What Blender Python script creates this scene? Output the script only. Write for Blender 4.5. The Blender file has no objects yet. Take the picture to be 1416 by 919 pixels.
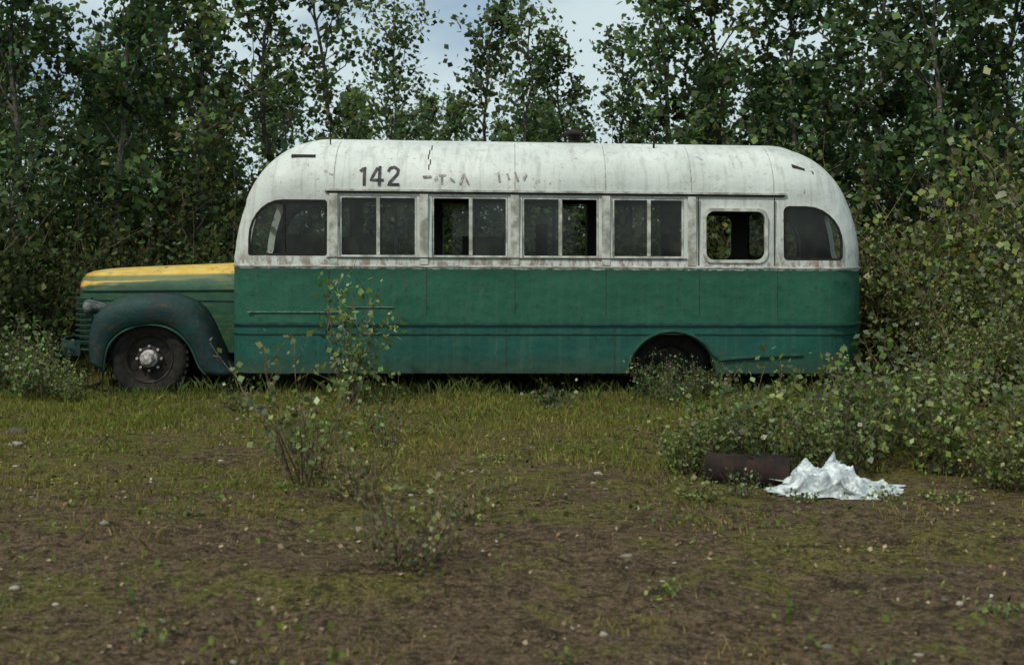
import bpy, bmesh, math, numpy as np
from mathutils import Vector
from mathutils import noise as MN
R=math.radians
S=bpy.context.scene
COL=S.collection
# ------------------------------------------------------------ node helpers
class NT:
    def __init__(s,name):
        s.m=bpy.data.materials.new(name); s.m.use_nodes=True
        s.t=s.m.node_tree; s.t.nodes.clear()
        s.out=s.n('ShaderNodeOutputMaterial')
    def n(s,typ,**kw):
        nd=s.t.nodes.new(typ)
        for k,v in kw.items(): setattr(nd,k,v)
        return nd
    def put(s,sock,v):
        if v is None: return
        if hasattr(v,'links') or isinstance(v,bpy.types.NodeSocket): s.t.links.new(v,sock)
        else:
            if isinstance(v,(tuple,list)) and len(v)==3 and sock.type=='RGBA': v=(*v,1)
            sock.default_value=v
    def math(s,op,a,b=None,c=None,clamp=False):
        nd=s.n('ShaderNodeMath',operation=op); nd.use_clamp=clamp
        s.put(nd.inputs[0],a); s.put(nd.inputs[1],b)
        if c is not None: s.put(nd.inputs[2],c)
        return nd.outputs[0]
    def mix(s,f,a,b,blend='MIX'):
        nd=s.n('ShaderNodeMix',data_type='RGBA',blend_type=blend)
        s.put(nd.inputs[0],f); s.put(nd.inputs[6],a); s.put(nd.inputs[7],b)
        return nd.outputs[2]
    def ss(s,v,a,b):
        nd=s.n('ShaderNodeMapRange',interpolation_type='SMOOTHSTEP')
        s.put(nd.inputs[0],v); nd.inputs[1].default_value=a; nd.inputs[2].default_value=b
        return nd.outputs[0]
    def obj(s):
        return s.n('ShaderNodeTexCoord').outputs['Object']
    def map(s,vec,sc):
        nd=s.n('ShaderNodeMapping'); s.put(nd.inputs[0],vec); nd.inputs[3].default_value=sc
        return nd.outputs[0]
    def noise(s,vec,scale,detail=4,rough=.55):
        nd=s.n('ShaderNodeTexNoise'); s.put(nd.inputs['Vector'],vec)
        nd.inputs['Scale'].default_value=scale; nd.inputs['Detail'].default_value=detail
        nd.inputs['Roughness'].default_value=rough
        return nd.outputs['Fac']
    def bump(s,h,st=.3,dist=.01):
        nd=s.n('ShaderNodeBump'); nd.inputs['Strength'].default_value=st; nd.inputs['Distance'].default_value=dist
        s.put(nd.inputs['Height'],h); return nd.outputs[0]
    def bsdf(s,col,rough=.6,metal=0,normal=None,spec=.4):
        nd=s.n('ShaderNodeBsdfPrincipled')
        s.put(nd.inputs['Base Color'],col); s.put(nd.inputs['Roughness'],rough)
        s.put(nd.inputs['Metallic'],metal); s.put(nd.inputs['Specular IOR Level'],spec)
        if normal is not None: s.put(nd.inputs['Normal'],normal)
        return nd.outputs[0]
    def end(s,sh):
        s.t.links.new(sh,s.out.inputs[0]); return s.m

def simple(name,c1,c2,scale=8,rough=.7,metal=0,bump=.3,spec=.3):
    n=NT(name); o=n.obj(); f=n.noise(o,scale,5,.6)
    c=n.mix(n.ss(f,.35,.65),c1,c2)
    return n.end(n.bsdf(c,rough,metal,n.bump(f,bump,.01),spec))

def leafmat(name,tr=.3,gloss=0):
    n=NT(name)
    a=n.n('ShaderNodeAttribute',attribute_name='Col').outputs['Color']
    oi=n.n('ShaderNodeObjectInfo').outputs['Random']
    h=n.n('ShaderNodeHueSaturation'); n.put(h.inputs['Color'],a)
    n.put(h.inputs['Value'],n.math('MULTIPLY_ADD',oi,.5,.78))
    n.put(h.inputs['Hue'],n.math('MULTIPLY_ADD',oi,-.04,.515))
    c=h.outputs[0]
    if gloss: b=n.bsdf(c,.42,0,None,.45)
    else:
        d=n.n('ShaderNodeBsdfDiffuse'); n.put(d.inputs[0],c); b=d.outputs[0]
    t=n.n('ShaderNodeBsdfTranslucent'); n.put(t.inputs[0],n.mix(1.0,c,(1.6,1.6,.8),'MULTIPLY'))
    m=n.n('ShaderNodeMixShader'); m.inputs[0].default_value=tr
    n.t.links.new(b,m.inputs[1]); n.t.links.new(t.outputs[0],m.inputs[2])
    return n.end(m.outputs[0])

# ------------------------------------------------------------ mesh helpers
def mkobj(name,verts,faces,mats,parent=None,fm=None,cols=None,smooth=False,ang=None,link=True):
    me=bpy.data.meshes.new(name)
    me.from_pydata(verts if isinstance(verts,list) else verts.tolist(),[],faces if isinstance(faces,list) else faces.tolist())
    if not isinstance(mats,(list,tuple)): mats=[mats]
    for m in mats: me.materials.append(m)
    if fm is not None: me.polygons.foreach_set('material_index',np.array(fm,dtype=np.int32))
    if cols is not None:
        at=me.color_attributes.new('Col','FLOAT_COLOR','CORNER')
        n=np.zeros(len(me.polygons),dtype=np.int32); me.polygons.foreach_get('loop_total',n)
        c=np.ones((len(me.polygons),4),dtype=np.float32); c[:,:3]=cols
        at.data.foreach_set('color',np.repeat(c,n,axis=0).ravel())
    if smooth:
        me.polygons.foreach_set('use_smooth',[True]*len(me.polygons))
        if ang: me.set_sharp_from_angle(angle=R(ang))
    me.update()
    if not link: return me
    ob=bpy.data.objects.new(name,me); COL.objects.link(ob)
    if parent: ob.parent=parent
    return ob
def empty(name,loc=(0,0,0)):
    e=bpy.data.objects.new(name,None); COL.objects.link(e); e.location=loc; e.empty_display_size=.3; return e
def fixn(ob):
    bm=bmesh.new(); bm.from_mesh(ob.data); bmesh.ops.recalc_face_normals(bm,faces=bm.faces); bm.to_mesh(ob.data); bm.free()

def vnoise(x,y,sc,seed=0):
    x=np.asarray(x,float)*sc+seed*17.3; y=np.asarray(y,float)*sc+seed*9.1
    xi=np.floor(x).astype(np.int64); yi=np.floor(y).astype(np.int64); fx=x-xi; fy=y-yi
    def h(a,b):
        n=(a*374761393+b*668265263+seed*1442695)&0x7fffffff
        n=((n^(n>>13))*1274126177)&0x7fffffff
        return ((n^(n>>16))&0xffff)/65535.
    fx=fx*fx*(3-2*fx); fy=fy*fy*(3-2*fy)
    return (h(xi,yi)*(1-fx)+h(xi+1,yi)*fx)*(1-fy)+(h(xi,yi+1)*(1-fx)+h(xi+1,yi+1)*fx)*fy
def gz(x,y):
    x=np.asarray(x,float); y=np.asarray(y,float)
    h=.12*(vnoise(x,y,.5,1)-.5)+.08*(vnoise(x,y,1.6,2)-.5)+.035*(vnoise(x,y,5,3)-.5)
    d=np.clip(np.maximum(np.abs(x+.5)-4.6,np.abs(y-1.1)-1.3)/1.5,0,1)
    far=np.clip((np.hypot(x,y)-30)/100,0,1)
    return h*(.25+.75*d)+far*2.0*(vnoise(x,y,.03,5)-.3)

# ------------------------------------------------------------ materials
M_leaf=leafmat('foliage',.36,0); M_leafn=leafmat('shrub_foliage',.28,1); M_grass=leafmat('grass_blades',.2,0)
M_bark=simple('bark',(.045,.042,.034),(.13,.125,.105),20,.85)
M_twig=simple('twig',(.06,.04,.028),(.19,.135,.09),30,.8)

# body paint
def paintmat():
    n=NT('bus_paint'); o=n.obj(); sp=n.n('ShaderNodeSeparateXYZ'); n.put(sp.inputs[0],o)
    X,Z=sp.outputs[0],sp.outputs[2]
    n1=n.noise(o,1.1,4,.6); n2=n.noise(o,9,5,.65); n3=n.noise(o,45,3,.6)
    st=n.noise(n.map(o,(16,3,.9)),1.0,5,.6)
    line=n.math('MULTIPLY_ADD',X,.0047,Z); line=n.math('MULTIPLY_ADD',n2,.05,line)
    iswhite=n.ss(line,1.388,1.398)
    w=n.mix(n.ss(n1,.3,.7),(.60,.635,.60),(.44,.48,.45))
    w=n.mix(n.math('MULTIPLY',n.ss(st,.47,.75),.55),w,(.27,.27,.23))
    w=n.mix(n.math('MULTIPLY',n.ss(n2,.54,.70),.5),w,(.34,.34,.30))
    rz=n.math('MULTIPLY',n.ss(Z,1.66,1.40),n.ss(n.noise(n.map(o,(11,3,5)),1.0,6,.7),.45,.58))
    w=n.mix(n.math('MULTIPLY',rz,.75),w,(.15,.085,.045))
    w=n.mix(n.math('MULTIPLY',n.ss(n.noise(o,5.5,7,.75),.61,.67),.8),w,(.17,.11,.07))
    w=n.mix(n.math('MULTIPLY',n.ss(n3,.64,.71),.6),w,(.14,.10,.07))
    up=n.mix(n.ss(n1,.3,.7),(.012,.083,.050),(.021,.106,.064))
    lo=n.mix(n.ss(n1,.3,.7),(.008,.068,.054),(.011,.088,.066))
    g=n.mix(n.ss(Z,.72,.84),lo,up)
    g=n.mix(n.math('MULTIPLY',n.ss(st,.46,.72),.45),g,(.045,.115,.08))
    g=n.mix(n.math('MULTIPLY',n.ss(n2,.54,.70),.6),g,(.009,.036,.028))
    g=n.mix(n.math('MULTIPLY',n.ss(n3,.62,.70),.6),g,(.10,.12,.09))
    g=n.mix(n.math('MULTIPLY',n.ss(n.noise(o,3.6,7,.75),.61,.66),.7),g,(.085,.06,.035))
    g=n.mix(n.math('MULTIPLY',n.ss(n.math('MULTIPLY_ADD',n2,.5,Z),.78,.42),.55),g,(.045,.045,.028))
    g=n.mix(n.math('MULTIPLY',n.ss(n.math('MULTIPLY_ADD',st,.25,Z),1.36,1.52),.45),g,(.010,.035,.022))
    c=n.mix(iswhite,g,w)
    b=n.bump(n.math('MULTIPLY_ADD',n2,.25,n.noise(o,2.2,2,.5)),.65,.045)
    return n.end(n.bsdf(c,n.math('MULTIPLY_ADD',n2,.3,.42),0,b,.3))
M_paint=paintmat()
def hoodmat():
    n=NT('hood_paint'); o=n.obj(); sp=n.n('ShaderNodeSeparateXYZ'); n.put(sp.inputs[0],o)
    X,Z=sp.outputs[0],sp.outputs[2]
    st=n.noise(n.map(o,(.9,5,17)),1.0,5,.6); n2=n.noise(o,8,6,.65)
    z=n.math('MULTIPLY_ADD',st,.26,Z); z=n.math('MULTIPLY_ADD',X,-.085,z)
    f=n.ss(z,1.665,1.72)
    zz=n.math('MULTIPLY_ADD',X,-.02,n.math('MULTIPLY_ADD',st,.07,Z))
    band=n.math('MULTIPLY',n.ss(zz,1.335,1.355),n.ss(zz,1.425,1.395))
    y=n.mix(n.ss(n2,.35,.65),(.52,.32,.04),(.58,.42,.11))
    y=n.mix(n.math('MULTIPLY',n.ss(st,.52,.62),.6),y,(.30,.27,.10))
    y=n.mix(n.ss(n.math('MULTIPLY_ADD',n2,.6,X),-4.5,-4.75),y,(.48,.18,.025))
    g=n.mix(n.ss(n2,.3,.7),(.014,.055,.032),(.026,.085,.04))
    g=n.mix(n.math('MULTIPLY',n.ss(st,.53,.62),.5),g,(.08,.12,.045))
    y=n.mix(n.math('MULTIPLY',band,.85),y,(.045,.10,.04))
    c=n.mix(f,g,y)
    c=n.mix(n.math('MULTIPLY',n.ss(n.noise(o,5,8,.75),.57,.65),.8),c,(.09,.05,.03))
    return n.end(n.bsdf(c,.55,0,n.bump(n2,.3,.02),.3))
M_hood=hoodmat()
def fendmat():
    n=NT('fender_paint'); o=n.obj(); n2=n.noise(o,7,6,.7); n1=n.noise(o,2,4,.6)
    c=n.mix(n.ss(n1,.35,.65),(.008,.026,.028),(.010,.042,.036))
    c=n.mix(n.math('MULTIPLY',n.ss(n2,.46,.62),.75),c,(.026,.030,.028))
    c=n.mix(n.math('MULTIPLY',n.ss(n.noise(o,12,6,.75),.55,.66),.6),c,(.07,.045,.028))
    return n.end(n.bsdf(c,n.math('MULTIPLY_ADD',n2,.4,.45),0,n.bump(n.math('MULTIPLY_ADD',n2,.4,n1),.6,.05),.22))
M_fend=fendmat()
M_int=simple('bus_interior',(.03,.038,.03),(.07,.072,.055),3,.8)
M_dark=simple('dark_gap',(.008,.008,.008),(.02,.016,.012),12,.8)
M_seam=simple('rusty_seam',(.02,.028,.02),(.06,.045,.03),12,.8)
M_tyre=simple('tyre_rubber',(.008,.008,.008),(.022,.020,.017),14,.9)
M_rim=simple('rim_metal',(.012,.012,.011),(.035,.027,.022),16,.7,.1)
M_hub=simple('hub_metal',(.16,.15,.14),(.52,.50,.48),24,.6,.1)
M_trim=simple('trim_green',(.009,.040,.030),(.019,.072,.050),9,.5)
M_wtrim=simple('trim_white',(.24,.24,.20),(.56,.58,.53),7,.55)
M_worn=simple('worn_metal',(.09,.13,.09),(.26,.28,.24),20,.5)
M_lamp=simple('dull_headlight',(.03,.045,.04),(.16,.17,.16),14,.45)
M_digit=simple('black_lettering',(.012,.012,.013),(.06,.06,.06),25,.6)
M_fade=simple('faded_lettering',(.14,.13,.11),(.38,.38,.34),18,.7)
M_rust=simple('rusted_steel',(.010,.008,.007),(.028,.015,.012),12,.9,.05)
def glassmat():
    n=NT('dirty_glass'); o=n.obj()
    tr=n.n('ShaderNodeBsdfTransparent'); tr.inputs[0].default_value=(.60,.65,.61,1)
    gl=n.n('ShaderNodeBsdfGlossy'); gl.inputs['Roughness'].default_value=.08
    df=n.n('ShaderNodeBsdfDiffuse'); df.inputs[0].default_value=(.11,.12,.095,1)
    fr=n.n('ShaderNodeFresnel'); fr.inputs[0].default_value=1.45
    m=n.n('ShaderNodeMixShader'); n.put(m.inputs[0],fr.outputs[0]); n.t.links.new(tr.outputs[0],m.inputs[1]); n.t.links.new(gl.outputs[0],m.inputs[2])
    m2=n.n('ShaderNodeMixShader'); n.put(m2.inputs[0],n.math('MULTIPLY',n.ss(n.noise(o,3,5,.7),.35,.8),.28))
    n.t.links.new(m.outputs[0],m2.inputs[1]); n.t.links.new(df.outputs[0],m2.inputs[2])
    return n.end(m2.outputs[0])
M_glass=glassmat()

# ============================================================ BUS
BX=lambda p:(p-708)/127.0
BZ=lambda p:(545-p)/127.0
CY=1.12
bus=empty('old_bus',(0,0,0))
XF,XR,ZB,ZT=-3.09,3.90,.236,2.87
def prof(z,off=0):
    zt=ZT-off
    if z<1.4: w=1.12
    elif z<2.2: w=1.12-.03*(z-1.4)/.8
    else:
        u=min(1,(z-2.2)/(zt-2.2)); w=1.09*max(0,1-u**2.3)**.5
    w=max(w-off,.02)
    u=min(1,max(0,(z-1.5)/(zt-1.5))); k=1-max(0,1-u**1.8)**(1/1.9)
    f=XF+off+(.94)*k; r=XR-off-.86*k
    if z<.9: r-=.05*((.9-z)/.66)**2
    return w,f,r
def ring(z,off=0,grow=0):
    w,f,r=prof(z,off); w+=grow; f-=grow; r+=grow
    rf=min(.34,w*.98); rr=min(.5,w*.98)
    P=[]
    def arc(cx,cy,rad,a0,a1,n=9):
        for i in range(n):
            a=R(a0+(a1-a0)*i/(n-1)); P.append((cx+rad*math.cos(a),cy+rad*math.sin(a)))
    bul=.06
    for i in range(1,40): P.append((f+rf+(r-rr-f-rf)*i/40,CY-w))
    arc(r-rr,CY-w+rr,rr,-90,0)
    for i in range(1,6):
        t=i/6; P.append((r+bul*min(1,w)*4*t*(1-t)*.5,CY-w+rr+(2*w-2*rr)*t))
    arc(r-rr,CY+w-rr,rr,0,90)
    for i in range(1,40): P.append((r-rr+(f+rf-r+rr)*i/40,CY+w))
    arc(f+rf,CY+w-rf,rf,90,180)
    for i in range(1,6):
        t=i/6; P.append((f-bul*min(1,w)*4*t*(1-t)*.5,CY+w-rf+(2*rf-2*w)*t))
    arc(f+rf,CY-w+rf,rf,180,270)
    return P
def depth_in(x,y,z):
    w,f,r=prof(z); rad=min(.34,w) if x<0 else min(.5,w)
    dx=min(x-f,r-x); dy=w-abs(y-CY)
    if dx<rad and dy<rad: return rad-math.hypot(rad-dx,rad-dy)
    return min(dx,dy)
def shell(z0,off):
    zt=ZT-off
    zs=list(np.linspace(z0,2.1,14))+[2.2+(zt-2.2)*math.sin(R(a)) for a in np.linspace(0,89,18)]
    V=[];F=[]
    for z in zs: V+=[(x,y,z) for x,y in ring(z,off)]
    n=len(ring(1))
    for i in range(len(zs)-1):
        for j in range(n):
            k=(j+1)%n; F.append((i*n+j,i*n+k,(i+1)*n+k,(i+1)*n+j))
    F.append(tuple(range(n-1,-1,-1))); b=(len(zs)-1)*n; F.append(tuple(range(b,b+n)))
    return V,F
def prism(poly,y0,y1,axis='y'):
    n=len(poly)
    if axis=='y': V=[(a,y0,b) for a,b in poly]+[(a,y1,b) for a,b in poly]
    else: V=[(y0,a,b) for a,b in poly]+[(y1,a,b) for a,b in poly]
    F=[(i,(i+1)%n,n+(i+1)%n,n+i) for i in range(n)]+[tuple(range(n-1,-1,-1)),tuple(range(n,2*n))]
    return V,F
def rrect(x0,x1,z0,z1,r,rs=None):
    rs=rs or (r,r,r,r)
    P=[]
    C=[(x0,z0,1,1,180),(x1,z0,-1,1,270),(x1,z1,-1,-1,0),(x0,z1,1,-1,90)]
    for (cx,cz,sx,sz,a0),q in zip(C,rs):
        rx,rz=q if isinstance(q,tuple) else (q,q)
        for i in range(8):
            a=R(a0+90*i/7); P.append((cx+sx*rx+rx*math.cos(a),cz+sz*rz+rz*math.sin(a)))
    return P
def join(parts):
    V=[];F=[]
    for v,f in parts:
        b=len(V); V+=list(v); F+=[tuple(i+b for i in q) for q in f]
    return V,F
WIN=[]
WIN.append(rrect(BX(342),BX(452),BZ(353),BZ(275),.03,(.03,.03,.04,(.38,.42))))
MW=[(469,576),(597,702),(722,828),(847,946)]
for a,b in MW: WIN.append(rrect(BX(a),BX(b),BZ(354),BZ(269),.012))
WIN.append(rrect(BX(976),BX(1058),BZ(356),BZ(286),.09))
WIN.append(rrect(BX(1084),BX(1167),BZ(356),BZ(278),.04,(.05,.05,(.40,.42),.07)))
V,F=shell(ZB,0); body=mkobj('body_shell',V,F,[M_paint,M_int],bus); fixn(body)
V,F=shell(.76,.05); inner=mkobj('tmp_inner',V,F,M_int); fixn(inner)
parts=[prism(w,-.6,3.0) for w in WIN]
V,F=join(parts); cut=mkobj('tmp_cut',V,F,M_int); fixn(cut)
parts=[prism(rrect(CY-.92,CY-.06,1.5,2.13,.08),-4.5,-2.62,'x'),prism(rrect(CY+.06,CY+.92,1.5,2.13,.08),-4.5,-2.62,'x'),
       prism(rrect(CY-.45,CY+.45,1.5,2.05,.1),3.3,4.6,'x')]
V,F=join(parts); cut2=mkobj('tmp_cut2',V,F,M_int); fixn(cut2)
AX=BX(930)
arch=[(AX+.475*math.cos(R(a)),.20+.475*math.sin(R(a))) for a in np.linspace(-40,220,40)]
parts=[prism(arch,-.6,.62),prism(arch,1.62,3.0)]
V,F=join(parts); cut3=mkobj('tmp_cut3',V,F,M_int); fixn(cut3)
for c in (inner,cut,cut2,cut3):
    m=body.modifiers.new('b','BOOLEAN'); m.operation='DIFFERENCE'; m.object=c; m.solver='EXACT'
dg=bpy.context.evaluated_depsgraph_get()
nm=bpy.data.meshes.new_from_object(body.evaluated_get(dg)); body.modifiers.clear(); body.data=nm
for c in (inner,cut,cut2,cut3): bpy.data.objects.remove(c)
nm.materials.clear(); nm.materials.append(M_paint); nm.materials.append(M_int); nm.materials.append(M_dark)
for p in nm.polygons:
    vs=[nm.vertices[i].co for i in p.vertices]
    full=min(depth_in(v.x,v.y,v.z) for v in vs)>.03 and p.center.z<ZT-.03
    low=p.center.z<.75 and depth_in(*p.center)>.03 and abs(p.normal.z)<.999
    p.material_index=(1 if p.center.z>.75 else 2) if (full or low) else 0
    if p.center.z<ZB+.01: p.material_index=2
    p.use_smooth=True
nm.set_sharp_from_angle(angle=R(28))

def wallY(z): return CY-prof(z)[0]
def bpart(name,V,F,mat,smooth=False,ang=35,fm=None):
    o=mkobj(name,V,F,mat,bus,fm=fm,smooth=smooth,ang=ang); fixn(o); return o
def box(x0,x1,y0,y1,z0,z1): return prism([(x0,z0),(x1,z0),(x1,z1),(x0,z1)],y0,y1)
def mir(P):
    V,F=P; return [(x,2*CY-y,z) for x,y,z in V],[tuple(reversed(f)) for f in F]
def rail(z,h,g):
    r0=ring(z-h/2,0,-.01); r1=ring(z-h/2,0,g); r2=ring(z+h/2,0,g); r3=ring(z+h/2,0,-.01); n=len(r0)
    V=[(x,y,z-h/2) for x,y in r0]+[(x,y,z-h*.35) for x,y in r1]+[(x,y,z+h*.35) for x,y in r2]+[(x,y,z+h/2) for x,y in r3]
    F=[]
    for k in range(3):
        for j in range(n):
            q=(j+1)%n; F.append((k*n+j,k*n+q,(k+1)*n+q,(k+1)*n+j))
    return V,F
V,F=join([rail(BZ(447),.035,.018),rail(BZ(458)-.02,.018,.010)]); bpart('side_rub_rails',V,F,M_trim,True)
V,F=rail(1.405,.02,.010); bpart('belt_moulding',V,F,M_wtrim,True)
bpart('worn_strip',*join([box(BX(342),BX(470),-.014,.01,BZ(431),BZ(431)+.008),box(BX(480),BX(545),-.012,.01,BZ(424),BZ(424)+.007)]),M_worn)
sash=[];glass=[]
def frame(poly,inset,y0,y1):
    n=len(poly)
    xs=[p[0] for p in poly]; zs=[p[1] for p in poly]
    sx=1-2*inset/(max(xs)-min(xs)); sz=1-2*inset/(max(zs)-min(zs)); mx=(max(xs)+min(xs))/2; mz=(max(zs)+min(zs))/2
    I=[(mx+(a-mx)*sx,mz+(b-mz)*sz) for a,b in poly]
    V=[(a,y0,b) for a,b in poly]+[(a,y0,b) for a,b in I]+[(a,y1,b) for a,b in poly]+[(a,y1,b) for a,b in I]
    F=[]
    for i in range(n):
        j=(i+1)%n
        F+=[(i,j,n+j,n+i),(2*n+i,3*n+i,3*n+j,2*n+j),(i,2*n+i,2*n+j,j),(n+i,n+j,3*n+j,3*n+i)]
    return (V,F)
def shrink(poly,d):
    xs=[p[0] for p in poly]; zs=[p[1] for p in poly]; mx=(max(xs)+min(xs))/2; mz=(max(zs)+min(zs))/2
    return [(mx+(a-mx)*(1-2*d/(max(xs)-min(xs))),mz+(b-mz)*(1-2*d/(max(zs)-min(zs)))) for a,b in poly]
far=[]
for i,(a,b) in enumerate(MW):
    p=rrect(BX(a)+.003,BX(b)-.003,BZ(354)+.003,BZ(269)-.003,.012)
    sash.append(frame(p,.018,.030,.062))
    mid=(BX(a)+BX(b))/2+.01*(i%2)
    sash.append(box(mid-.019,mid+.019,.026,.066,BZ(354)+.022,BZ(269)-.022))
    gA=([(BX(a)+.02,.045,BZ(354)+.02),(mid-.02,.045,BZ(354)+.02),(mid-.02,.045,BZ(269)-.02),(BX(a)+.02,.045,BZ(269)-.02)],[(0,1,2,3)])
    gB=([(mid+.02,.055,BZ(354)+.02),(BX(b)-.02,.055,BZ(354)+.02),(BX(b)-.02,.055,BZ(269)-.02),(mid+.02,.055,BZ(269)-.02)],[(0,1,2,3)])
    if i!=1: glass.append(gA)
    if i!=2: glass.append(gB)
    far+=[mir(gA),mir(gB)]
fr2=[frame(shrink(WIN[0],.004),.022,.028,.06),frame(shrink(WIN[5],-.03),.034,-.012,.03),frame(shrink(WIN[6],.004),.022,.028,.06)]
for k in(0,6):
    q=shrink(WIN[k],.02); n=len(q); g_=([(a,.045,b) for a,b in q],[tuple(range(n))]); glass.append(g_); far.append(mir(g_))
mx=BX(392); fr2.append(box(mx-.012,mx+.012,.032,.056,BZ(353)+.02,BZ(277)-.02))
V,F=join(sash+fr2[1:2]+[mir(s) for s in sash]); bpart('window_sashes',V,F,M_wtrim)
V,F=join([fr2[0],fr2[2],fr2[3]]+[mir(s) for s in (fr2[0],fr2[2])]); bpart('window_gaskets',V,F,M_dark)
V,F=join(glass+far); bpart('window_panes',V,F,M_glass)
def strip(x0,x1,z,h,o0,o1,nn=1):
    return box(x0,x1,wallY(z)-o1,wallY(z)+o0,z-h/2,z+h/2)
P=[strip(BX(452),BX(1085),2.212,.022,.01,.02)]
bpart('roof_drip_rail',*join(P+[mir(p) for p in P]),M_dark)
P=[strip(BX(448),BX(1088),2.236,.022,.01,.028)]
bpart('drip_rail_lip',*join(P+[mir(p) for p in P]),M_wtrim)
P=[]
for px in (461,586,712,838,957):
    P.append(box(BX(px)-.045,BX(px)+.045,-.006,.02,1.425,2.195))
bpart('window_pillars',*join(P+[mir(p) for p in P]),M_wtrim)
P=[]
for px in (966,1071): P.append(box(BX(px)-.005,BX(px)+.005,-.004,.01,1.43,2.19))
P.append(box(BX(452),BX(950),-.010,.02,1.492,1.502))
for px in (455,590,712,838,967,1075): P.append(box(BX(px)-.002,BX(px)+.002,-.0035,.01,.86,1.385))
for px in (520,700,850): P.append(box(BX(px)-.002,BX(px)+.002,-.0035,.01,.25,.74))
bpart('panel_seams',*join(P+[mir(p) for p in P]),M_seam)
def roofband(x,wd,z0,z1,o,n=14):
    V=[];F=[]
    for i in range(n+1):
        z=z0+(z1-z0)*i/n; y=wallY(z)-o
        V+=[(x-wd/2,y,z+o*.5),(x+wd/2,y,z+o*.5)]
    F=[(2*i,2*i+1,2*i+3,2*i+2) for i in range(n)]
    return V,F
P=[roofband(BX(592)+.015*math.sin(k*2.),.012,2.47+.06*k,2.53+.06*k,.004,3) for k in range(5)]
bpart('roof_crack',*join(P),M_seam)
P=[roofband(BX(x),.006,2.25,2.82,.0025) for x in (461,712,838,957,1071)]
bpart('roof_panel_joints',*join(P),M_fade)
def slot(x0,x1,z0,z1,o=.012,yy=None):
    V=[]
    for x in(x0,x1):
        for z in(z0,z1):
            y=wallY(z) if yy is None else yy
            V+=[(x,y-o,z),(x,y+.06,z)]
    return V,[(0,2,6,4),(0,1,3,2),(4,6,7,5),(0,4,5,1),(2,3,7,6)]
s2=slot(BX(1100),BX(1130),2.555,2.590,.018)
s2=([(x,y,z-(x-BX(1100))*.35) for x,y,z in s2[0]],s2[1])
bpart('roof_marker_slots',*join([slot(BX(398),BX(432),2.60,2.632),s2]),M_dark)
def ribbon(pts,wd,o):
    Q=[]
    for (a,b) in zip(pts[:-1],pts[1:]):
        for k in range(3): Q.append((a[0]+(b[0]-a[0])*k/3,a[1]+(b[1]-a[1])*k/3))
    Q.append(pts[-1]); V=[];n=len(Q)
    for i,(x,z) in enumerate(Q):
        p=Q[max(0,i-1)];q=Q[min(n-1,i+1)];dx,dz=q[0]-p[0],q[1]-p[1];l=math.hypot(dx,dz) or 1
        for s in(-1,1):
            X=x-dz/l*wd/2*s; Z=z+dx/l*wd/2*s
            V.append((X,wallY(Z)-o,Z+o*.4))
    return V,[(2*i,2*i+1,2*i+3,2*i+2) for i in range(n-1)]
def gl(px,py): return (BX(px),BZ(py)*1.006)
D=[ribbon([gl(497,237),gl(503,231),gl(503,257)],.034,.006),
   ribbon([gl(521,231),gl(512,249),gl(530,249)],.03,.006),ribbon([gl(524,229),gl(524,257)],.034,.009),
   ribbon([gl(536,237),gl(538,232),gl(544,230),gl(550,234),gl(549,240),gl(543,247),gl(536,255),gl(552,255)],.032,.006)]
bpart('bus_number_142',*join(D),M_digit)
D=[]
for a,b in [((611,240),(611,254)),((606,241),(616,241)),((636,254),(641,239)),((641,239),(648,254)),((689,236),(691,250)),((701,238),(704,246)),((712,236),(716,248)),((724,246),(728,238)),((584,244),(596,243)),((622,246),(628,250))]:
    D.append(ribbon([gl(*a),gl(*b)],.022,.005+.001*len(D)))
bpart('faded_lettering',*join(D),M_fade)
def crv(pts,n):
    pts=np.array(pts,float); d=np.r_[0,np.cumsum(np.hypot(*np.diff(pts,axis=0).T))]; t=np.linspace(0,d[-1],n)
    from_=np.c_[np.interp(t,d,pts[:,0]),np.interp(t,d,pts[:,1])]
    for _ in range(3): from_[1:-1]=(from_[:-2]+2*from_[1:-1]+from_[2:])/4
    return from_
N=44
O=crv([(121,500),(119,470),(124,440),(140,421),(170,411),(205,408),(240,411),(266,422),(284,445),(298,478),(309,505),(322,517)],N)
I=crv([(143,512),(144,495),(150,475),(165,460),(185,451),(206,448),(228,451),(247,461),(262,477),(270,495),(274,508),(284,518)],N)
V=[];rows=[(0,.085,0),(.10,.06,0),(.45,.03,0),(.75,.05,0),(.93,.10,0),(1.0,.20,.0),(1.0,.38,.01),(.97,.62,.02)]
for (t,y,dz) in rows:
    for i in range(N):
        p=I[i]*(1-t)+O[i]*t; dd=.014*MN.noise(Vector((p[0]*.03,y*4,p[1]*.03)))
        V.append((BX(p[0])*1.005,y+dd,BZ(p[1])+dz+dd))
F=[(a*N+i,a*N+i+1,(a+1)*N+i+1,(a+1)*N+i) for a in range(len(rows)-1) for i in range(N-1)]
P=[(V,F),mir((V,F))]
o=bpart('front_fenders',*join(P),M_fend,True,50)
m=o.modifiers.new('s','SOLIDIFY'); m.thickness=.015
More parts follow.
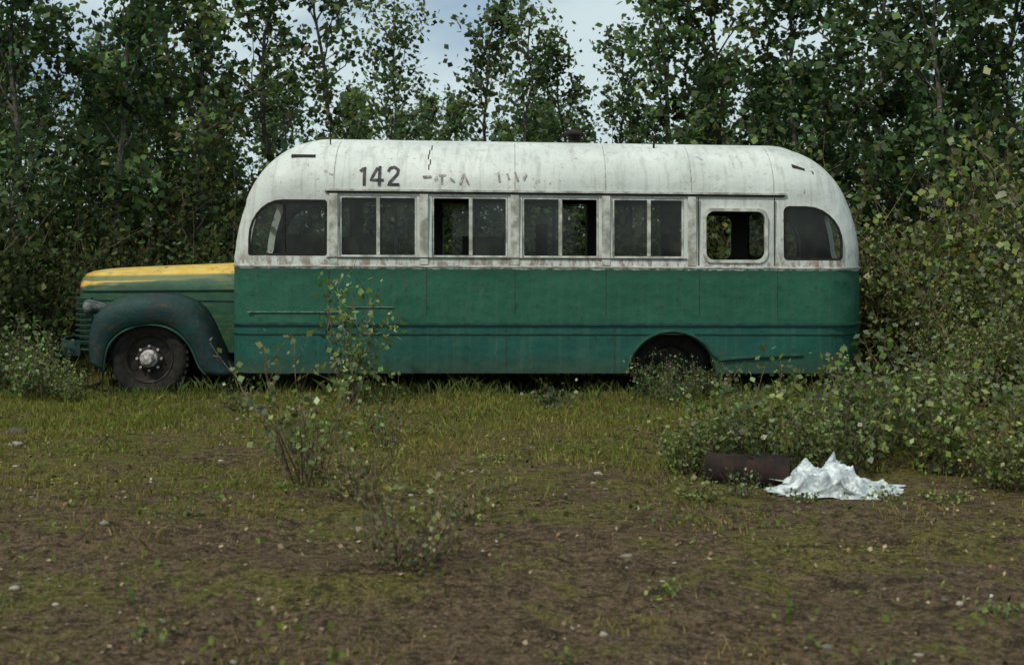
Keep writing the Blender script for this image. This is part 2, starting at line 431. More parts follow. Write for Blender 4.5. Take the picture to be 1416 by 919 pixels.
def tube(pts,rad,sides=6):
    pts=[Vector(p) for p in pts]; V=[];F=[];n=len(pts)
    for i,p in enumerate(pts):
        t=(pts[min(n-1,i+1)]-pts[max(0,i-1)]).normalized()
        u=t.orthogonal().normalized() if i==0 else (u-t*u.dot(t)).normalized()
        v=t.cross(u); r=rad[i] if hasattr(rad,'__len__') else rad
        for k in range(sides):
            a=2*math.pi*k/sides; V.append(tuple(p+u*r*math.cos(a)+v*r*math.sin(a)))
    for i in range(n-1):
        for k in range(sides):
            q=(k+1)%sides; F.append((i*sides+k,i*sides+q,(i+1)*sides+q,(i+1)*sides+k))
    F.append(tuple(range(sides-1,-1,-1))); F.append(tuple(range((n-1)*sides,n*sides)))
    return V,F
t1=tube([(BX(p[0])*1.005,.08,BZ(p[1])) for p in I],.013)
rp=[(AX+.50*math.cos(R(a)),-.008,.20+.50*math.sin(R(a))) for a in np.linspace(176,30,24)]
rp+=[(BX(995),-.008,BZ(497)),(BX(1020),-.008,BZ(494)),(BX(1060),-.006,BZ(492)),(BX(1110),.0,BZ(490))]
t2=tube(rp,.02)
bpart('wheel_arch_beads',*join([t1,mir(t1),t2,mir(t2)]),M_trim,True)
xs=[-5.02,-5.0,-4.95,-4.88,-4.78,-4.6,-4.3,-4.0,-3.7,-3.4,-3.2,-3.03]
hw=[.16,.24,.31,.36,.40,.43,.46,.49,.53,.58,.64,.70]
zt=[1.21,1.26,1.30,1.325,1.343,1.36,1.375,1.388,1.40,1.412,1.422,1.43]
V=[];n=27
for x,w,t in zip(xs,hw,zt):
    row=[(x,CY-w*.98,.42),(x,CY-w,.8)]
    for i in range(n-4):
        a=math.pi*i/(n-5); c=math.cos(a); s=math.sin(a)
        row.append((x,CY-w*math.copysign(abs(c)**.62,c),.98+(t-.98)*abs(s)**.72))
    row+=[(x,CY+w,.8),(x,CY+w*.98,.42)]; V+=row
F=[(i*n+j,i*n+j+1,(i+1)*n+j+1,(i+1)*n+j) for i in range(len(xs)-1) for j in range(n-1)]
F.append(tuple(range(n)))
bpart('hood',V,F,M_hood,True,50)
P=[]
pts=[(x,CY-w-.004,1.10+.012*(x+5)) for x,w in zip(xs[2:],hw[2:])]; P.append(tube(pts,.010))
pts=[(x,CY-w-.002,1.0) for x,w in zip(xs[3:],hw[3:])]; P.append(tube(pts,.008))
bpart('hood_side_trim',*join(P+[mir(p) for p in P]),M_fend,True)
P=[]
for k in range(9):
    z=.52+.062*k; pts=[(-4.80,CY-.42,z),(-4.93,CY-.37,z),(-5.03,CY-.27,z),(-5.055,CY-.1,z),(-5.06,CY,z),(-5.055,CY+.1,z),(-5.03,CY+.27,z),(-4.93,CY+.37,z),(-4.80,CY+.42,z)]
    P.append(tube(pts,.014))
bpart('grille_bars',*join(P),M_fend,True)
def lathe(prof_,cx,cy,cz,axis='y',n=40):
    V=[];F=[];m=len(prof_)
    for i in range(n):
        a=2*math.pi*i/n
        for r,h in prof_:
            if axis=='y': V.append((cx+r*math.cos(a),cy+h,cz+r*math.sin(a)))
            elif axis=='x': V.append((cx+h,cy+r*math.cos(a),cz+r*math.sin(a)))
            else: V.append((cx+r*math.cos(a),cy+r*math.sin(a),cz+h))
    for i in range(n):
        k=(i+1)%n
        for j in range(m-1): F.append((i*m+j,k*m+j,k*m+j+1,i*m+j+1))
    return V,F
hl=lathe([(.001,-.05),(.06,-.045),(.085,-.02),(.09,0),(.085,.04),(.07,.10),(.045,.18),(.001,.24)],-4.76,.44,.93,'x',24)
bpart('headlights',*join([hl,mir(hl)]),M_lamp,True)
pts=[(-4.75,.05,.50),(-4.98,.25,.50),(-5.1,.6,.50),(-5.13,CY,.50),(-5.1,2*CY-.6,.50),(-4.98,2*CY-.25,.50),(-4.75,2*CY-.05,.50)]
V=[];F=[]
for x,y,z in pts: V+=[(x,y,z-.08),(x-.03,y,z),(x,y,z+.08),(x+.03,y,z+.08),(x+.03,y,z-.08)]
for i in range(len(pts)-1):
    for k in range(5):
        q=(k+1)%5; F.append((i*5+k,i*5+q,(i+1)*5+q,(i+1)*5+k))
F+=[(0,1,2,3,4),tuple(range(len(V)-1,len(V)-6,-1))]
bpart('front_bumper',V,F,M_fend)
def wheel(cx,cy,cz,name,s=1,hub=True):
    T=lathe([(.27,.0),(.30,-.02),(.37,-.035),(.41,-.02),(.43,.01),(.435,.09),(.43,.17),(.41,.20),(.37,.215),(.27,.18)],cx,cy,cz)
    G=[]
    for k in range(36):
        a=2*math.pi*k/36
        c,s_=math.cos(a),math.sin(a); t=.018
        for y0 in(-.015,.10):
            G.append(([(cx+r*c-q*s_,cy+yy,cz+r*s_+q*c) for r in(.415,.442) for q in(-t,t) for yy in(y0,y0+.09)],[(0,1,3,2),(4,6,7,5),(0,4,5,1),(2,3,7,6),(0,2,6,4),(1,5,7,3)]))
    bpart(name+'_tyre',*join([T]+G),M_tyre,True,40)
    Rm=lathe([(.275,.0),(.265,-.012),(.25,.0),(.235,.05),(.16,.055),(.13,.02),(.10,.015)],cx,cy,cz)
    bpart(name+'_rim',*Rm,M_rim,True,40)
    H=[lathe([(.10,.015),(.095,-.03),(.07,-.05),(.055,-.10),(.001,-.11)],cx,cy,cz,n=20)]
    for k in range(8):
        a=2*math.pi*k/8; H.append(lathe([(.015,.03),(.015,.0),(.001,-.003)],cx+.135*math.cos(a),cy,cz+.135*math.sin(a),n=8))
    bpart(name+'_hub',*join(H),M_hub if hub else M_rim,True,40)
    Hl=[]
    for k in range(6):
        a=2*math.pi*(k+.5)/6; Hl.append(lathe([(.03,.045),(.001,.044)],cx+.195*math.cos(a),cy,cz+.195*math.sin(a),n=10))
    bpart(name+'_rim_dark_discs',*join(Hl),M_dark)  # flat near-black discs paint in the shade of holes; the rim is uncut
FX=BX(206)*1.012
wheel(FX,.17,.38,'front_wheel'); wheel(AX,.22,.27,'rear_wheel',hub=False)
for (cx,nm_) in((FX,'far_front'),(AX,'far_rear')):
    bpart(nm_+'_tyre',*lathe([(.1,0),(.3,.02),(.41,.0),(.43,.05),(.43,.16),(.3,.2),(.1,.2)],cx,1.9,.36),M_tyre,True)
P=[box(-4.7,3.7,.55,.67,.32,.46),box(-4.7,3.7,1.57,1.69,.32,.46),box(FX-.06,FX+.06,.3,1.95,.32,.42),box(AX-.08,AX+.08,.45,1.95,.26,.38),box(-4.4,-3.1,.7,1.5,.35,.75)]
bpart('chassis',*join(P),M_dark)
P=[lathe([(.07,-.35),(.07,.09),(.075,.09),(.10,.09),(.12,.095),(.12,.11),(.08,.14),(.02,.16),(.001,.16)],BX(795)*1.06,1.05,2.87,'z',18)]
P.append(lathe([(.16,-.06),(.13,-.01),(.075,.015)],BX(795)*1.06,1.05,2.87,'z',18))
bpart('stove_pipe',*join(P),M_rust,True)
bpart('roof_rods',*join([tube([(BX(911),.55,2.66),(BX(911)+.01,.55,2.93)],.012),tube([(BX(448),.5,2.75),(BX(448),.5,2.93)],.008)]),M_rust)
P=[box(2.0,3.6,1.3,2.1,.77,1.25),box(-.6,-.1,1.5,2.0,.77,1.75),box(-1.9,-1.5,.2,.9,.77,1.72),box(.3,.42,1.2,2.0,.77,1.9),box(-2.6,-2.2,.25,.85,.77,1.75)]
bpart('interior_furnishings',*join(P),M_int)
bpart('wood_stove',*lathe([(.001,-.35),(.25,-.35),(.26,-.1),(.25,.35),(.001,.35)],.72,1.1,1.15,'x',20),M_rust,True)
pts=[(-2.62,.55+.19*math.cos(a),1.62+.19*math.sin(a)) for a in np.linspace(0,2*math.pi,25)]
bpart('steering_wheel',*tube(pts,.013),M_dark,True)
for ob in bus.children:
    me=ob.data; n=len(me.vertices); c=np.empty(n*3,dtype=np.float32); me.vertices.foreach_get('co',c); c=c.reshape(-1,3)
    x,z=c[:,0],c[:,2]
    k=np.where(z<1.4,.0047*np.clip((z-.45)/.95,0,1),.0047+.0105*np.clip((z-1.4)/1.45,0,1)**1.2)
    c[:,2]-=(np.clip(x,-3.2,9)+2.2)*k
    me.vertices.foreach_set('co',c.ravel()); me.update()

# ============================================================ VEGETATION
def leaves(C,size,rng,up=.3):
    n=len(C); d=rng.normal(size=(n,3)); d[:,2]-=.2; d/=np.linalg.norm(d,axis=1)[:,None]
    nn=rng.normal(size=(n,3)); nn[:,2]+=up*2; s=np.cross(d,nn); s/=np.linalg.norm(s,axis=1)[:,None]+1e-6
    L=size*rng.uniform(.5,1.35,n)[:,None]; Wd=L*rng.uniform(.32,.5,n)[:,None]
    V=np.stack([C-d*L*.5,C+s*Wd-d*L*.05,C+d*L*.5,C-s*Wd-d*L*.05],1).reshape(-1,3)
    F=np.arange(4*n).reshape(-1,4)
    return V,F
def leafcol(n,rng,base,var=.35,clump=None):
    b=np.array(base)[None]*(1+var*rng.normal(size=(n,1))*.6)
    b=b*(1+.12*rng.normal(size=(n,3)))
    if clump is not None: b=b*clump[:,None]
    y=rng.random(n)<.10; b[y]*=np.array([1.8,1.65,1.25])
    return np.clip(b,.004,.40)
class Veg:
    def __init__(s,seed): s.V=[];s.F=[];s.rng=np.random.default_rng(seed);s.LC=[];s.LS=[];s.cl=[]
    def tube(s,p,r,k=5):
        V,F=tube(p,r,k); b=len(s.V); s.V+=V; s.F+=[tuple(i+b for i in f) for f in F]
    def cluster(s,c,sig,n,br):
        n=int(n); s.LC.append(np.array(c)+s.rng.normal(size=(n,3))*np.array([sig,sig,sig*.8])); s.cl.append(np.full(n,br))
    def done(s,name,size,base,bark,up=.3,link=True,lm=None):
        C=np.concatenate(s.LC); k=C[:,2]>.01; C=C[k]; cl=np.concatenate(s.cl)[k]
        V,F=leaves(C,size,s.rng,up); nb=len(s.V)
        allV=s.V+V.tolist(); allF=s.F+(F+nb).tolist()
        cols=np.concatenate([np.full((len(s.F),3),.1),leafcol(len(F),s.rng,base,.5,cl)])
        fm=[0]*len(s.F)+[1]*len(F)
        return mkobj(name,allV,allF,[bark,lm or M_leaf],fm=fm,cols=cols,link=link)
def limb(p,d,L,n,rng,lift=.1,wob=.12):
    pts=[np.array(p,float)]; d=np.array(d,float)
    for i in range(n):
        d=d+rng.normal(size=3)*wob+np.array([0,0,lift]); d/=np.linalg.norm(d); pts.append(pts[-1]+d*L/n)
    return pts
def gen_tree(name,seed,H,Rad,base=.2,nl=26,lpc=26,leaf=.095,col=(.05,.095,.035),sig=.15):
    v=Veg(seed); rng=v.rng; nt=12
    tr=[np.array([0,0,-.1])]; off=np.zeros(2)
    for i in range(1,nt+1):
        off=off+rng.normal(size=2)*H*.010; tr.append(np.array([off[0],off[1],H*.96*i/nt]))
    v.tube(tr,[H*.009*(1-.9*i/nt)+.005 for i in range(nt+1)],6)
    tr=np.array(tr)
    for i in range(nl):
        t=base+(1-base)*((i+rng.random())/nl)**.9; t=min(t,.97)
        p=np.array([np.interp(t*nt,range(nt+1),tr[:,k]) for k in range(3)])
        az=i*2.4+rng.normal()*.4; el=R(rng.uniform(20,55)+20*t)
        L=Rad*(1.15-.70*(t-base)/(1-base))*rng.uniform(.45,1.3)
        d=(math.cos(az)*math.cos(el),math.sin(az)*math.cos(el),math.sin(el))
        q=limb(p,d,L,6,rng,.06); v.tube(q,[.017*(1-.85*k/6)*(H/6) for k in range(7)],3)
        br=rng.uniform(.5,1.6)
        for k in range(2,7):
            if rng.random()<.78: v.cluster(q[k],sig*rng.uniform(.5,1.2),int(lpc*rng.uniform(.4,1.5)),br*rng.uniform(.8,1.2))
            if k<6 and rng.random()<.82:
                a2=az+rng.choice([-1,1])*rng.uniform(.5,1.2); d2=(math.cos(a2),math.sin(a2),rng.uniform(.2,1))
                q2=limb(q[k],np.array(d2)/np.linalg.norm(d2),L*.42,3,rng,.05); v.tube(q2,[.008,.006,.005,.003],3)
                for z in q2[1:]: v.cluster(z,sig*rng.uniform(.4,1.0),int(lpc*.7*rng.uniform(.4,1.5)),br*rng.uniform(.8,1.2))
    v.cluster(tr[-1],sig,lpc,1.1)
    return v.done(name,leaf,col,M_bark,link=False)
def gen_shrub(name,seed,H,spread,ns,lps,leaf,col,bare=.25,sig=.06,link=False,bark=None,thick=.008,tw=4,lm=None):
    v=Veg(seed); rng=v.rng
    for i in range(ns):
        az=rng.uniform(0,2*math.pi); r0=spread*.25*rng.random(); p=(r0*math.cos(az),r0*math.sin(az),-.05)
        tl=rng.uniform(.1,1)*spread/H; L=H*rng.uniform(.5,1.15)
        d=np.array([math.cos(az)*tl,math.sin(az)*tl,1]); d/=np.linalg.norm(d)
        q=limb(p,d,L,7,rng,.03,.10); v.tube(q,[thick*(1-.85*k/7) for k in range(8)],4)
        br=rng.uniform(.55,1.5)
        for k in range(1,8):
            t=k/7
            if t>bare: v.cluster(q[k],sig*rng.uniform(.6,1.3),max(1,int(lps/14*rng.uniform(.4,1.6))),br)
            if k>=2 and rng.random()<tw/6:
                a2=rng.uniform(0,6.28); d2=np.array([math.cos(a2),math.sin(a2),rng.uniform(.3,1.2)]); d2/=np.linalg.norm(d2)
                q2=limb(q[k-1],d2,L*.32*rng.uniform(.6,1.2),3,rng,.05); v.tube(q2,[thick*.45,thick*.35,thick*.25,thick*.15],3)
                for z in q2[1:]:
                    if t>bare: v.cluster(z,sig*rng.uniform(.5,1.2),max(1,int(lps/14*rng.uniform(.3,1.2))),br*rng.uniform(.85,1.15))
    return v.done(name,leaf,col,bark or M_twig,link=link,lm=lm)
def place(me,name,x,y,s=1,rz=0,sz=None,parent=None,dz=0):
    o=bpy.data.objects.new(name,me); COL.objects.link(o)
    o.location=(x,y,float(gz(x,y))+dz); o.rotation_euler=(0,0,rz); o.scale=(s,s,sz or s)
    if parent: o.parent=parent
    return o
rng=np.random.default_rng(11)
T=[gen_tree('aspen_a',1,6.0,1.35,.15,25,17,.105,(.070,.108,.058)),
   gen_tree('aspen_b',2,6.0,1.15,.22,23,16,.10,(.080,.120,.060)),
   gen_tree('aspen_c',3,6.0,1.5,.12,27,17,.105,(.062,.098,.052)),
   gen_tree('aspen_d',5,6.0,1.25,.25,22,16,.10,(.084,.122,.058))]
Tsp=[gen_tree('aspen_sparse_a',9,6.0,1.25,.25,21,9.5,.105,(.082,.120,.062),.16),
     gen_tree('aspen_sparse_b',14,6.0,1.4,.3,21,9,.105,(.076,.112,.058),.18)]
U=[gen_shrub('brush_a',11,2.4,1.7,32,112,.10,(.042,.064,.030),.05,.14,thick=.012,tw=4),
   gen_shrub('brush_b',12,2.4,1.5,30,104,.095,(.050,.068,.030),.05,.13,thick=.012,tw=4)]
near=[(-9.3,4.4,7.0,0),(-7.9,5.2,7.4,5),(-7.0,4.4,6.6,2),(-5.9,4.8,7.2,1),(-4.7,5.6,6.4,3),(-3.7,6.0,6.9,5),(-2.7,6.6,6.6,4),(-1.75,5.6,5.4,5),(-.6,6.4,5.4,4),(.35,5.6,5.1,5),(1.1,6.3,4.7,4),
      (1.85,6.5,5.0,5),(2.6,5.6,6.9,1),(3.3,6.2,7.2,3),(4.3,5.4,6.6,0),(5.3,4.8,7.0,1),(6.2,4.4,7.2,2),(7.3,5.0,7.4,3),(8.6,4.0,7.0,0),(6.9,2.4,5.0,1),(-5.2,6.9,7.4,4),(-8.6,6.6,8.0,1),(5.0,7.0,7.4,4),(6.9,6.6,8.0,1)]
TT=T+Tsp
for x,y,h,k in near:
    place(TT[k],'aspen_tree',x,y,h/6*rng.uniform(.97,1.03),rng.uniform(0,6.28))
forest=empty('forest')
for y,st in((8.5,1.6),(11,1.9),(14.5,2.4),(19,2.9)):
    W=(14+y)*.47+4; x=-W
    while x<W:
        px=x/(14+y)*1778
        mid=math.exp(-((px-20)/400)**2)
        top_mid=1.6+(342-165)*(y+14)/1778; top_side=1.6+(342-60)*(y+14)/1778
        h=(top_mid*mid+top_side*(1-mid))*rng.uniform(.75,1.15)
        place(TT[rng.integers(6)] ,'forest_aspen',x+rng.uniform(-.5,.5),y+rng.uniform(-.8,.8),max(h/6,.5),rng.uniform(0,6.28),parent=forest)
        x+=st*rng.uniform(.7,1.2)
brush=empty('undergrowth')
for y,st,h0 in((3.7,1.15,1.9),(5.4,1.25,2.5),(7.6,1.5,2.9),(12,2.2,3.4)):
    W=(14+y)*.47+4; x=-W
    while x<W:
        place(U[rng.integers(2)],'undergrowth_clump',x,y+rng.uniform(-.4,.4),h0/2.4*rng.uniform(.75,1.2),rng.uniform(0,6.28),parent=brush)
        x+=st*rng.uniform(.8,1.2)
for x,y,h in((-6.2,2.4,2.0),(-7.4,2.0,2.6),(-8.6,1.5,3.0),(-5.6,3.0,1.7),(-9.6,.6,3.0)):
    place(U[rng.integers(2)],'undergrowth_clump',x,y,h/2.4,rng.uniform(0,6),parent=brush)
WB=[gen_shrub('willow_a',21,2.2,1.5,36,84,.08,(.082,.108,.034),.1,.12,thick=.011,tw=5,lm=M_leafn),
    gen_shrub('willow_b',22,1.0,.85,30,44,.058,(.100,.138,.042),.15,.06,thick=.006,tw=4,lm=M_leafn),
    gen_shrub('willow_c',23,1.0,.8,24,40,.062,(.075,.112,.038),.2,.06,thick=.007,tw=4,lm=M_leafn)]
for x,y,h in ((5.3,.9,2.2),(6.0,-.2,2.2),(6.4,1.8,3.0),(5.3,2.6,2.7),(5.5,-1.9,1.5),(6.7,-1.4,2.4),(4.55,-3.9,1.05),(4.95,-2.9,1.2),(4.8,-.9,1.15),(3.9,-2.4,.8)):
    place(WB[0],'willow_bush',x,y,h/2.2,rng.uniform(0,6),h/2.2)
for k,x,y,h in ((1,1.72,-4.75,.76),(2,2.35,-4.75,.82),(1,2.55,-4.2,.88),(1,3.1,-4.7,.86),(2,3.7,-4.9,.78),(2,1.5,-4.45,.6),(1,3.85,-5.5,.7),(2,3.1,-3.7,.85),
                (1,3.35,-5.35,.55),(2,4.3,-4.9,.85),(1,1.25,-4.75,.5),(1,2.05,-4.95,.62)):
    place(WB[k],'willow_shrub',x,y,h*1.05,rng.uniform(0,6),h)
for x,y,h in ((-5.0,-.35,.7),(-5.35,.2,.8),(-4.6,-.55,.42),(1.8,-.5,.45),(1.5,-.35,.48),(1.62,-.9,.35),(-5.9,.6,.9),(2.15,-.35,.4)):
    place(WB[2],'leafy_shrub',x,y,h,rng.uniform(0,6),h)
def solo(name,x,y,*a,**k):
    o=gen_shrub(name,*a,link=True,lm=M_leafn,**k); o.location=(x,y,float(gz(x,y)))
solo('willow_sapling',-1.62,-1.0,31,1.3,.40,12,60,.066,(.12,.17,.06),bare=.18,sig=.055,thick=.009)
solo('sparse_willow_shrub',-1.38,-5.3,32,.90,.50,24,28,.05,(.13,.165,.06),bare=.35,sig=.05,thick=.0075,tw=4)
solo('twiggy_shrub',-.55,-7.55,33,.58,.58,26,10,.032,(.11,.12,.045),bare=.25,sig=.035,thick=.0058,tw=5)
solo('twiggy_shrub',-.95,-6.0,34,.42,.40,14,8,.035,(.11,.12,.045),bare=.2,sig=.04,thick=.005,tw=4)
solo('twiggy_shrub',-.25,-6.6,35,.36,.30,9,8,.03,(.11,.12,.045),bare=.2,sig=.04,thick=.0045,tw=4)
solo('weed_stalks',-1.0,-3.6,36,.58,.35,12,18,.04,(.12,.15,.05),bare=.2,sig=.04,thick=.005,tw=3)
solo('weed_stalks',.4,-1.2,37,.36,.40,14,16,.045,(.08,.11,.04),bare=.05,sig=.04,thick=.005,tw=3)
solo('weed_stalks',-2.6,-1.6,38,.38,.30,10,16,.04,(.09,.12,.045),bare=.1,sig=.04,thick=.005,tw=3)
for i,(x,y,h,s_) in enumerate(((-2.35,-8.3,.12,.24),(.72,-8.0,.11,.16),(2.2,-8.2,.11,.26),(-1.9,-6.6,.12,.26),(2.35,-6.0,.14,.30),(1.2,-5.75,.24,.30),(1.5,-5.65,.22,.26),(1.85,-5.85,.12,.2),(-3.1,-5.2,.13,.3),(-.1,-4.4,.14,.3),(.9,-6.6,.10,.22),(-1.5,-8.6,.09,.2),(1.5,-9.0,.08,.2),(3.3,-7.2,.14,.35),(-3.2,-7.5,.12,.35),(.2,-8.9,.08,.15),(2.75,-5.8,.16,.3),(-3.0,-8.0,.12,.3))):
    solo('low_weed',x,y,39+i,h,s_,20,16,.022+.004*(i%3),(.10,.135,.04),bare=0,sig=.022,thick=.002,tw=3)

# ============================================================ GROUND
u=np.linspace(-1,1,231); gx=11*u+ 400*np.sign(u)*np.abs(u)**9; gy=-3+11*u+400*np.sign(u)*np.abs(u)**9
XX,YY=np.meshgrid(gx,gy); ZZ=gz(XX,YY)
V=np.c_[XX.ravel(),YY.ravel(),ZZ.ravel()]; n=len(u); idx=np.arange(n*n).reshape(n,n)
F=np.stack([idx[:-1,:-1],idx[:-1,1:],idx[1:,1:],idx[1:,:-1]],-1).reshape(-1,4)
def groundmat():
    n=NT('ground_soil'); o=n.obj(); sp=n.n('ShaderNodeSeparateXYZ'); n.put(sp.inputs[0],o)
    a=n.noise(n.map(o,(.8,1.5,1)),.7,3,.6); b=n.noise(o,2.6,6,.75); c=n.noise(o,19,5,.75); d=n.noise(o,60,3,.7); e=n.noise(o,5,5,.75)
    dirt=n.mix(n.ss(c,.35,.65),(.045,.031,.019),(.20,.138,.082))
    gr=n.mix(n.ss(c,.35,.65),(.060,.062,.016),(.20,.175,.052))
    y=sp.outputs[1]
    m=n.math('MULTIPLY_ADD',b,1.5,n.math('MULTIPLY_ADD',a,1.1,n.math('MULTIPLY',y,.055)))
    col=n.mix(n.ss(m,.84,1.08),dirt,gr)
    col=n.mix(n.math('MULTIPLY',n.ss(e,.54,.62),.8),col,(.034,.026,.015))
    col=n.mix(n.math('MULTIPLY',n.ss(d,.57,.65),.7),col,(.34,.27,.18))
    col=n.mix(n.math('MULTIPLY',n.ss(d,.43,.36),.7),col,(.018,.016,.010))
    return n.end(n.bsdf(col,.95,0,n.bump(n.math('ADD',c,d),1.0,.05),.1))
mkobj('ground',V,F,groundmat(),smooth=True)
def blades(n,xr,yr,seed,h0,h1,dens,colA,colB,wd=.006):
    r=np.random.default_rng(seed); x=r.uniform(*xr,n); y=r.uniform(*yr,n)
    k=r.random(n)<dens(x,y); x=x[k]; y=y[k]; n=len(x); z=gz(x,y)-.004
    h=r.uniform(h0,h1,n)*(.55+.9*vnoise(x,y,2.5,8)); a=r.uniform(0,6.28,n); ln=r.normal(size=(n,2))*.5*h[:,None]
    w=wd*r.uniform(.6,1.4,n)
    A=np.c_[x-w*np.cos(a),y-w*np.sin(a),z]; B=np.c_[x+w*np.cos(a),y+w*np.sin(a),z]
    M1=np.c_[x+ln[:,0]*.35+w*.7*np.cos(a),y+ln[:,1]*.35+w*.7*np.sin(a),z+h*.6]; M0=np.c_[x+ln[:,0]*.35-w*.7*np.cos(a),y+ln[:,1]*.35-w*.7*np.sin(a),z+h*.6]
    C=np.c_[x+ln[:,0],y+ln[:,1],z+h*.95]
    V=np.stack([A,B,M1,C,M0],1).reshape(-1,3); F=np.arange(5*n).reshape(-1,5)
    m=np.clip(vnoise(x,y,1.1,12)+r.normal(size=n)*.3,0,1)[:,None]
    col=(np.array(colA)*(1-m)+np.array(colB)*m)*(1+.25*r.normal(size=(n,1)))
    return V,F,np.clip(col,.005,.4)
G=[]
fr=lambda x,y:np.clip((vnoise(x,y,.8,21)*.6+vnoise(x,y,2.4,22)*.7-.62+.04*(y+4))*3.0,.02,1)
G.append(blades(150000,(-8,8),(-10,0),101,.015,.055,fr,(.11,.125,.030),(.21,.17,.065),.0035))
mid=lambda x,y:np.clip((y+5.6)/4,0,1)*np.clip((vnoise(x,y,1.2,31)*.6+vnoise(x,y,4,32)*.5-.34)*2.6,.03,1)
G.append(blades(80000,(-9,8),(-5.6,.1),102,.03,.08,mid,(.10,.145,.028),(.17,.17,.045),.005))
base=lambda x,y:np.clip(vnoise(x,y,2.5,41)*2-.6,.03,1)*np.clip(1-np.abs(y+.05)/.9,0,1)
G.append(blades(20000,(-9,8),(-1.0,.9),103,.06,.20,base,(.055,.09,.022),(.10,.115,.04),.006))
back=lambda x,y:np.where((x>-5.2)&(x<3.9),.3,1)*np.clip(vnoise(x,y,1.2,51)*1.4,.2,1)
G.append(blades(20000,(-11,11),(.2,6),104,.10,.35,back,(.045,.068,.018),(.08,.09,.03),.008))
off=0;Vs=[];Fs=[];Cs=[]
for v,f,c in G: Vs.append(v);Fs.append(f+off);Cs.append(c);off+=len(v)
mkobj('grass',np.concatenate(Vs),np.concatenate(Fs),M_grass,cols=np.concatenate(Cs))
r=np.random.default_rng(77); n=36000; x=r.uniform(-8,8,n); y=r.uniform(-10,0,n)
k=r.random(n)<np.clip((vnoise(x,y,1.3,61)-.40)*2.8,.015,1)*np.clip(vnoise(x,y,7,62)*2-.6,0,1); x=x[k];y=y[k]
C=np.c_[x,y,gz(x,y)+r.uniform(.01,.06,len(x))]; V,F=leaves(C,.034,r,1.0); mkobj('ground_cover_plants',V,F,M_leaf,cols=leafcol(len(F),r,(.10,.135,.038),.4))
n=28000; x=r.uniform(-8,8,n); y=r.uniform(-10,-1,n); k=r.random(n)<np.clip(vnoise(x,y,2,63)*1.4-.25,.08,1); x=x[k];y=y[k]
C=np.c_[x,y,gz(x,y)+.010]; V,F=leaves(C,.026,r,3.0); n=len(F)
pal=np.array([(.22,.15,.085),(.13,.08,.048),(.34,.27,.18),(.07,.045,.032),(.18,.135,.075)]); col=pal[r.integers(0,5,n)]*r.uniform(.6,1.3,(n,1))
w=r.random(n)<.014; col[w]=(.5,.5,.46)
mkobj('leaf_litter',V,F,M_grass,cols=col)
ico=bmesh.new(); bmesh.ops.create_icosphere(ico,subdivisions=2,radius=1); iv=np.array([v.co[:] for v in ico.verts]); ifc=np.array([[v.index for v in f.verts] for f in ico.faces]); ico.free()
def rocks(n,seed,s0,s1,xr,yr):
    r=np.random.default_rng(seed);V=[];F=[];C=[];o=0
    for i in range(n):
        x=r.uniform(*xr);y=r.uniform(*yr);s=s0+(s1-s0)*r.random()**2.5
        sc=np.array([r.uniform(.7,1.3),r.uniform(.7,1.2),r.uniform(.35,.7)])*s
        q=iv*(1+.2*np.sin(iv@r.normal(size=(3,3))*2.3).sum(1)[:,None]*.6)*sc+np.array([x,y,float(gz(x,y))+s*.1])
        V.append(q);F.append(ifc+o);o+=len(q);C.append(np.tile(np.array([(.34,.31,.27)])*r.uniform(.3,1.4),(len(ifc),1)))
    return np.concatenate(V),np.concatenate(F),np.concatenate(C)
V,F,C=rocks(420,5,.005,.026,(-6,6),(-10,-1.5)); mkobj('pebbles',V,F,M_grass,cols=C,smooth=True)
V,F,C=rocks(1,6,.10,.11,(-4.45,-4.4),(-2.6,-2.5)); mkobj('rock',V,F,M_grass,cols=C*.25,smooth=True)
V,F,C=rocks(1,8,.05,.06,(-4.15,-4.1),(-3.4,-3.3)); mkobj('rock',V,F,M_grass,cols=C,smooth=True)

# ============================================================ discarded things
z0=float(gz(1.5,-5.2))
pr=[(.001,-.26),(.13,-.26),(.138,-.25),(.135,-.235),(.132,-.1),(.139,-.09),(.139,-.075),(.132,-.065),(.132,.08),(.139,.09),(.139,.105),(.132,.115),(.132,.25),(.14,.262),(.125,.255),(.122,-.2),(.001,-.2)]
V,F=lathe(pr,0,0,0,'x',30)
V=[(x,y*(1+.10*math.sin(5*x+z*9)),z*(.88+.10*math.sin(7*x))) for x,y,z in V]
o=mkobj('rusty_barrel',V,F,M_rust,smooth=True,ang=40); fixn(o); o.location=(1.62,-5.12,z0+.07); o.rotation_euler=(0,R(3),R(-12)); o.scale=(1.1,1.05,1.1)
def bagmat():
    n=NT('white_plastic'); o=n.obj(); f=n.noise(o,9,4,.6)
    c=n.mix(n.ss(f,.4,.62),(.58,.63,.64),(.30,.35,.36))
    return n.end(n.bsdf(c,.32,0,n.bump(n.noise(o,11,3,.6),.7,.04),.5))
NX,NY=150,80; V=[];F=[]
for j in range(NY):
    for i in range(NX):
        a=i/(NX-1)*2-1; b=j/(NY-1)*2-1
        edge=1+.42*MN.noise(Vector((a*2.2,b*2.2,3.3)))+.16*MN.noise(Vector((a*6,b*6,1.3)))
        x=a*.44*edge; y=b*.24*edge
        p=Vector((x*4.2+y*1.5,y*7,.7))
        rg=lambda q:(1-min(1,abs(MN.noise(q))*2.6))**1.4
        fold=.60*rg(p*.8+Vector((4,1,0)))+.45*rg(p*1.7+Vector((0,0,3)))+.12*rg(p*4.0)
        rad=max(0,1-(a*a+b*b)); env=min(1,rad*1.7)
        prof_h=.06+.07*math.exp(-((a+.55)/.30)**2)+.12*math.exp(-((a-.02)/.22)**2)
        z=env**.8*prof_h*(.30+1.0*fold)
        V.append((x,y,max(z,-.01)))
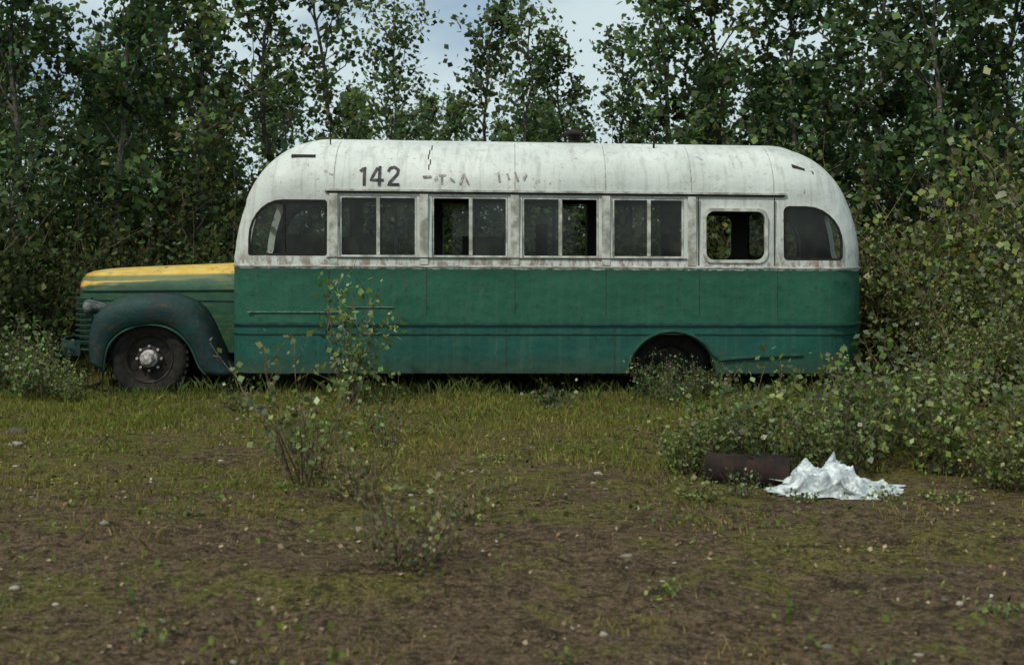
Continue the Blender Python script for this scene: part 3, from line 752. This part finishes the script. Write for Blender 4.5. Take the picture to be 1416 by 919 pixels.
F=[(j*NX+i,j*NX+i+1,(j+1)*NX+i+1,(j+1)*NX+i) for j in range(NY-1) for i in range(NX-1) ]
bo=mkobj('plastic_bag',V,F,bagmat(),smooth=True,ang=60); bo.location=(2.14,-5.5,float(gz(2.14,-5.5))+.015); bo.rotation_euler=(R(6),R(3),R(-8))

# ============================================================ LIGHT, WORLD, CAMERA
EL,AZ=54,220   # azimuth of the sun measured clockwise from +Y (north)
w=bpy.data.worlds.new('World'); S.world=w; w.use_nodes=True; t=w.node_tree; t.nodes.clear()
L=t.links; nn=t.nodes.new
sky=nn('ShaderNodeTexSky'); sky.sky_type='NISHITA'; sky.sun_disc=False; sky.sun_elevation=R(EL); sky.sun_rotation=R(AZ); sky.air_density=1.0; sky.dust_density=1.2
tc=nn('ShaderNodeTexCoord'); mp=nn('ShaderNodeMapping'); mp.inputs[3].default_value=(1,1,2.2); mp.inputs[1].default_value=(.3,.1,0)
no=nn('ShaderNodeTexNoise'); no.inputs['Scale'].default_value=2.6; no.inputs['Detail'].default_value=5
mr=nn('ShaderNodeMapRange'); mr.interpolation_type='SMOOTHSTEP'; mr.inputs[1].default_value=.34; mr.inputs[2].default_value=.50
mx=nn('ShaderNodeMix'); mx.data_type='RGBA'; mx.inputs[7].default_value=(6.0,7.2,7.5,1)
bg=nn('ShaderNodeBackground'); bg.inputs[1].default_value=.105; ou=nn('ShaderNodeOutputWorld')
L.new(tc.outputs['Generated'],mp.inputs[0]);L.new(mp.outputs[0],no.inputs['Vector']);L.new(no.outputs['Fac'],mr.inputs[0]);L.new(mr.outputs[0],mx.inputs[0]);L.new(sky.outputs[0],mx.inputs[6]);L.new(mx.outputs[2],bg.inputs[0]);L.new(bg.outputs[0],ou.inputs[0])
sl=bpy.data.lights.new('sun','SUN'); sl.energy=2.9; sl.angle=R(3); sl.color=(1,.93,.81)
so=bpy.data.objects.new('sun',sl); COL.objects.link(so)
d=Vector((math.sin(R(AZ))*math.cos(R(EL)),math.cos(R(AZ))*math.cos(R(EL)),math.sin(R(EL))))
so.rotation_euler=d.to_track_quat('Z','Y').to_euler()
cam=bpy.data.cameras.new('camera'); co=bpy.data.objects.new('camera',cam); COL.objects.link(co)
co.location=(0,-14,1.6); co.rotation_euler=(R(90),0,0); cam.lens=36*1778/1416; cam.sensor_width=36; cam.shift_y=-117/1416; cam.clip_end=2000
cam.dof.use_dof=True; cam.dof.focus_distance=12.0; cam.dof.aperture_fstop=2.4
S.camera=co
S.view_settings.view_transform='Standard'; S.view_settings.look='None'; S.view_settings.exposure=0
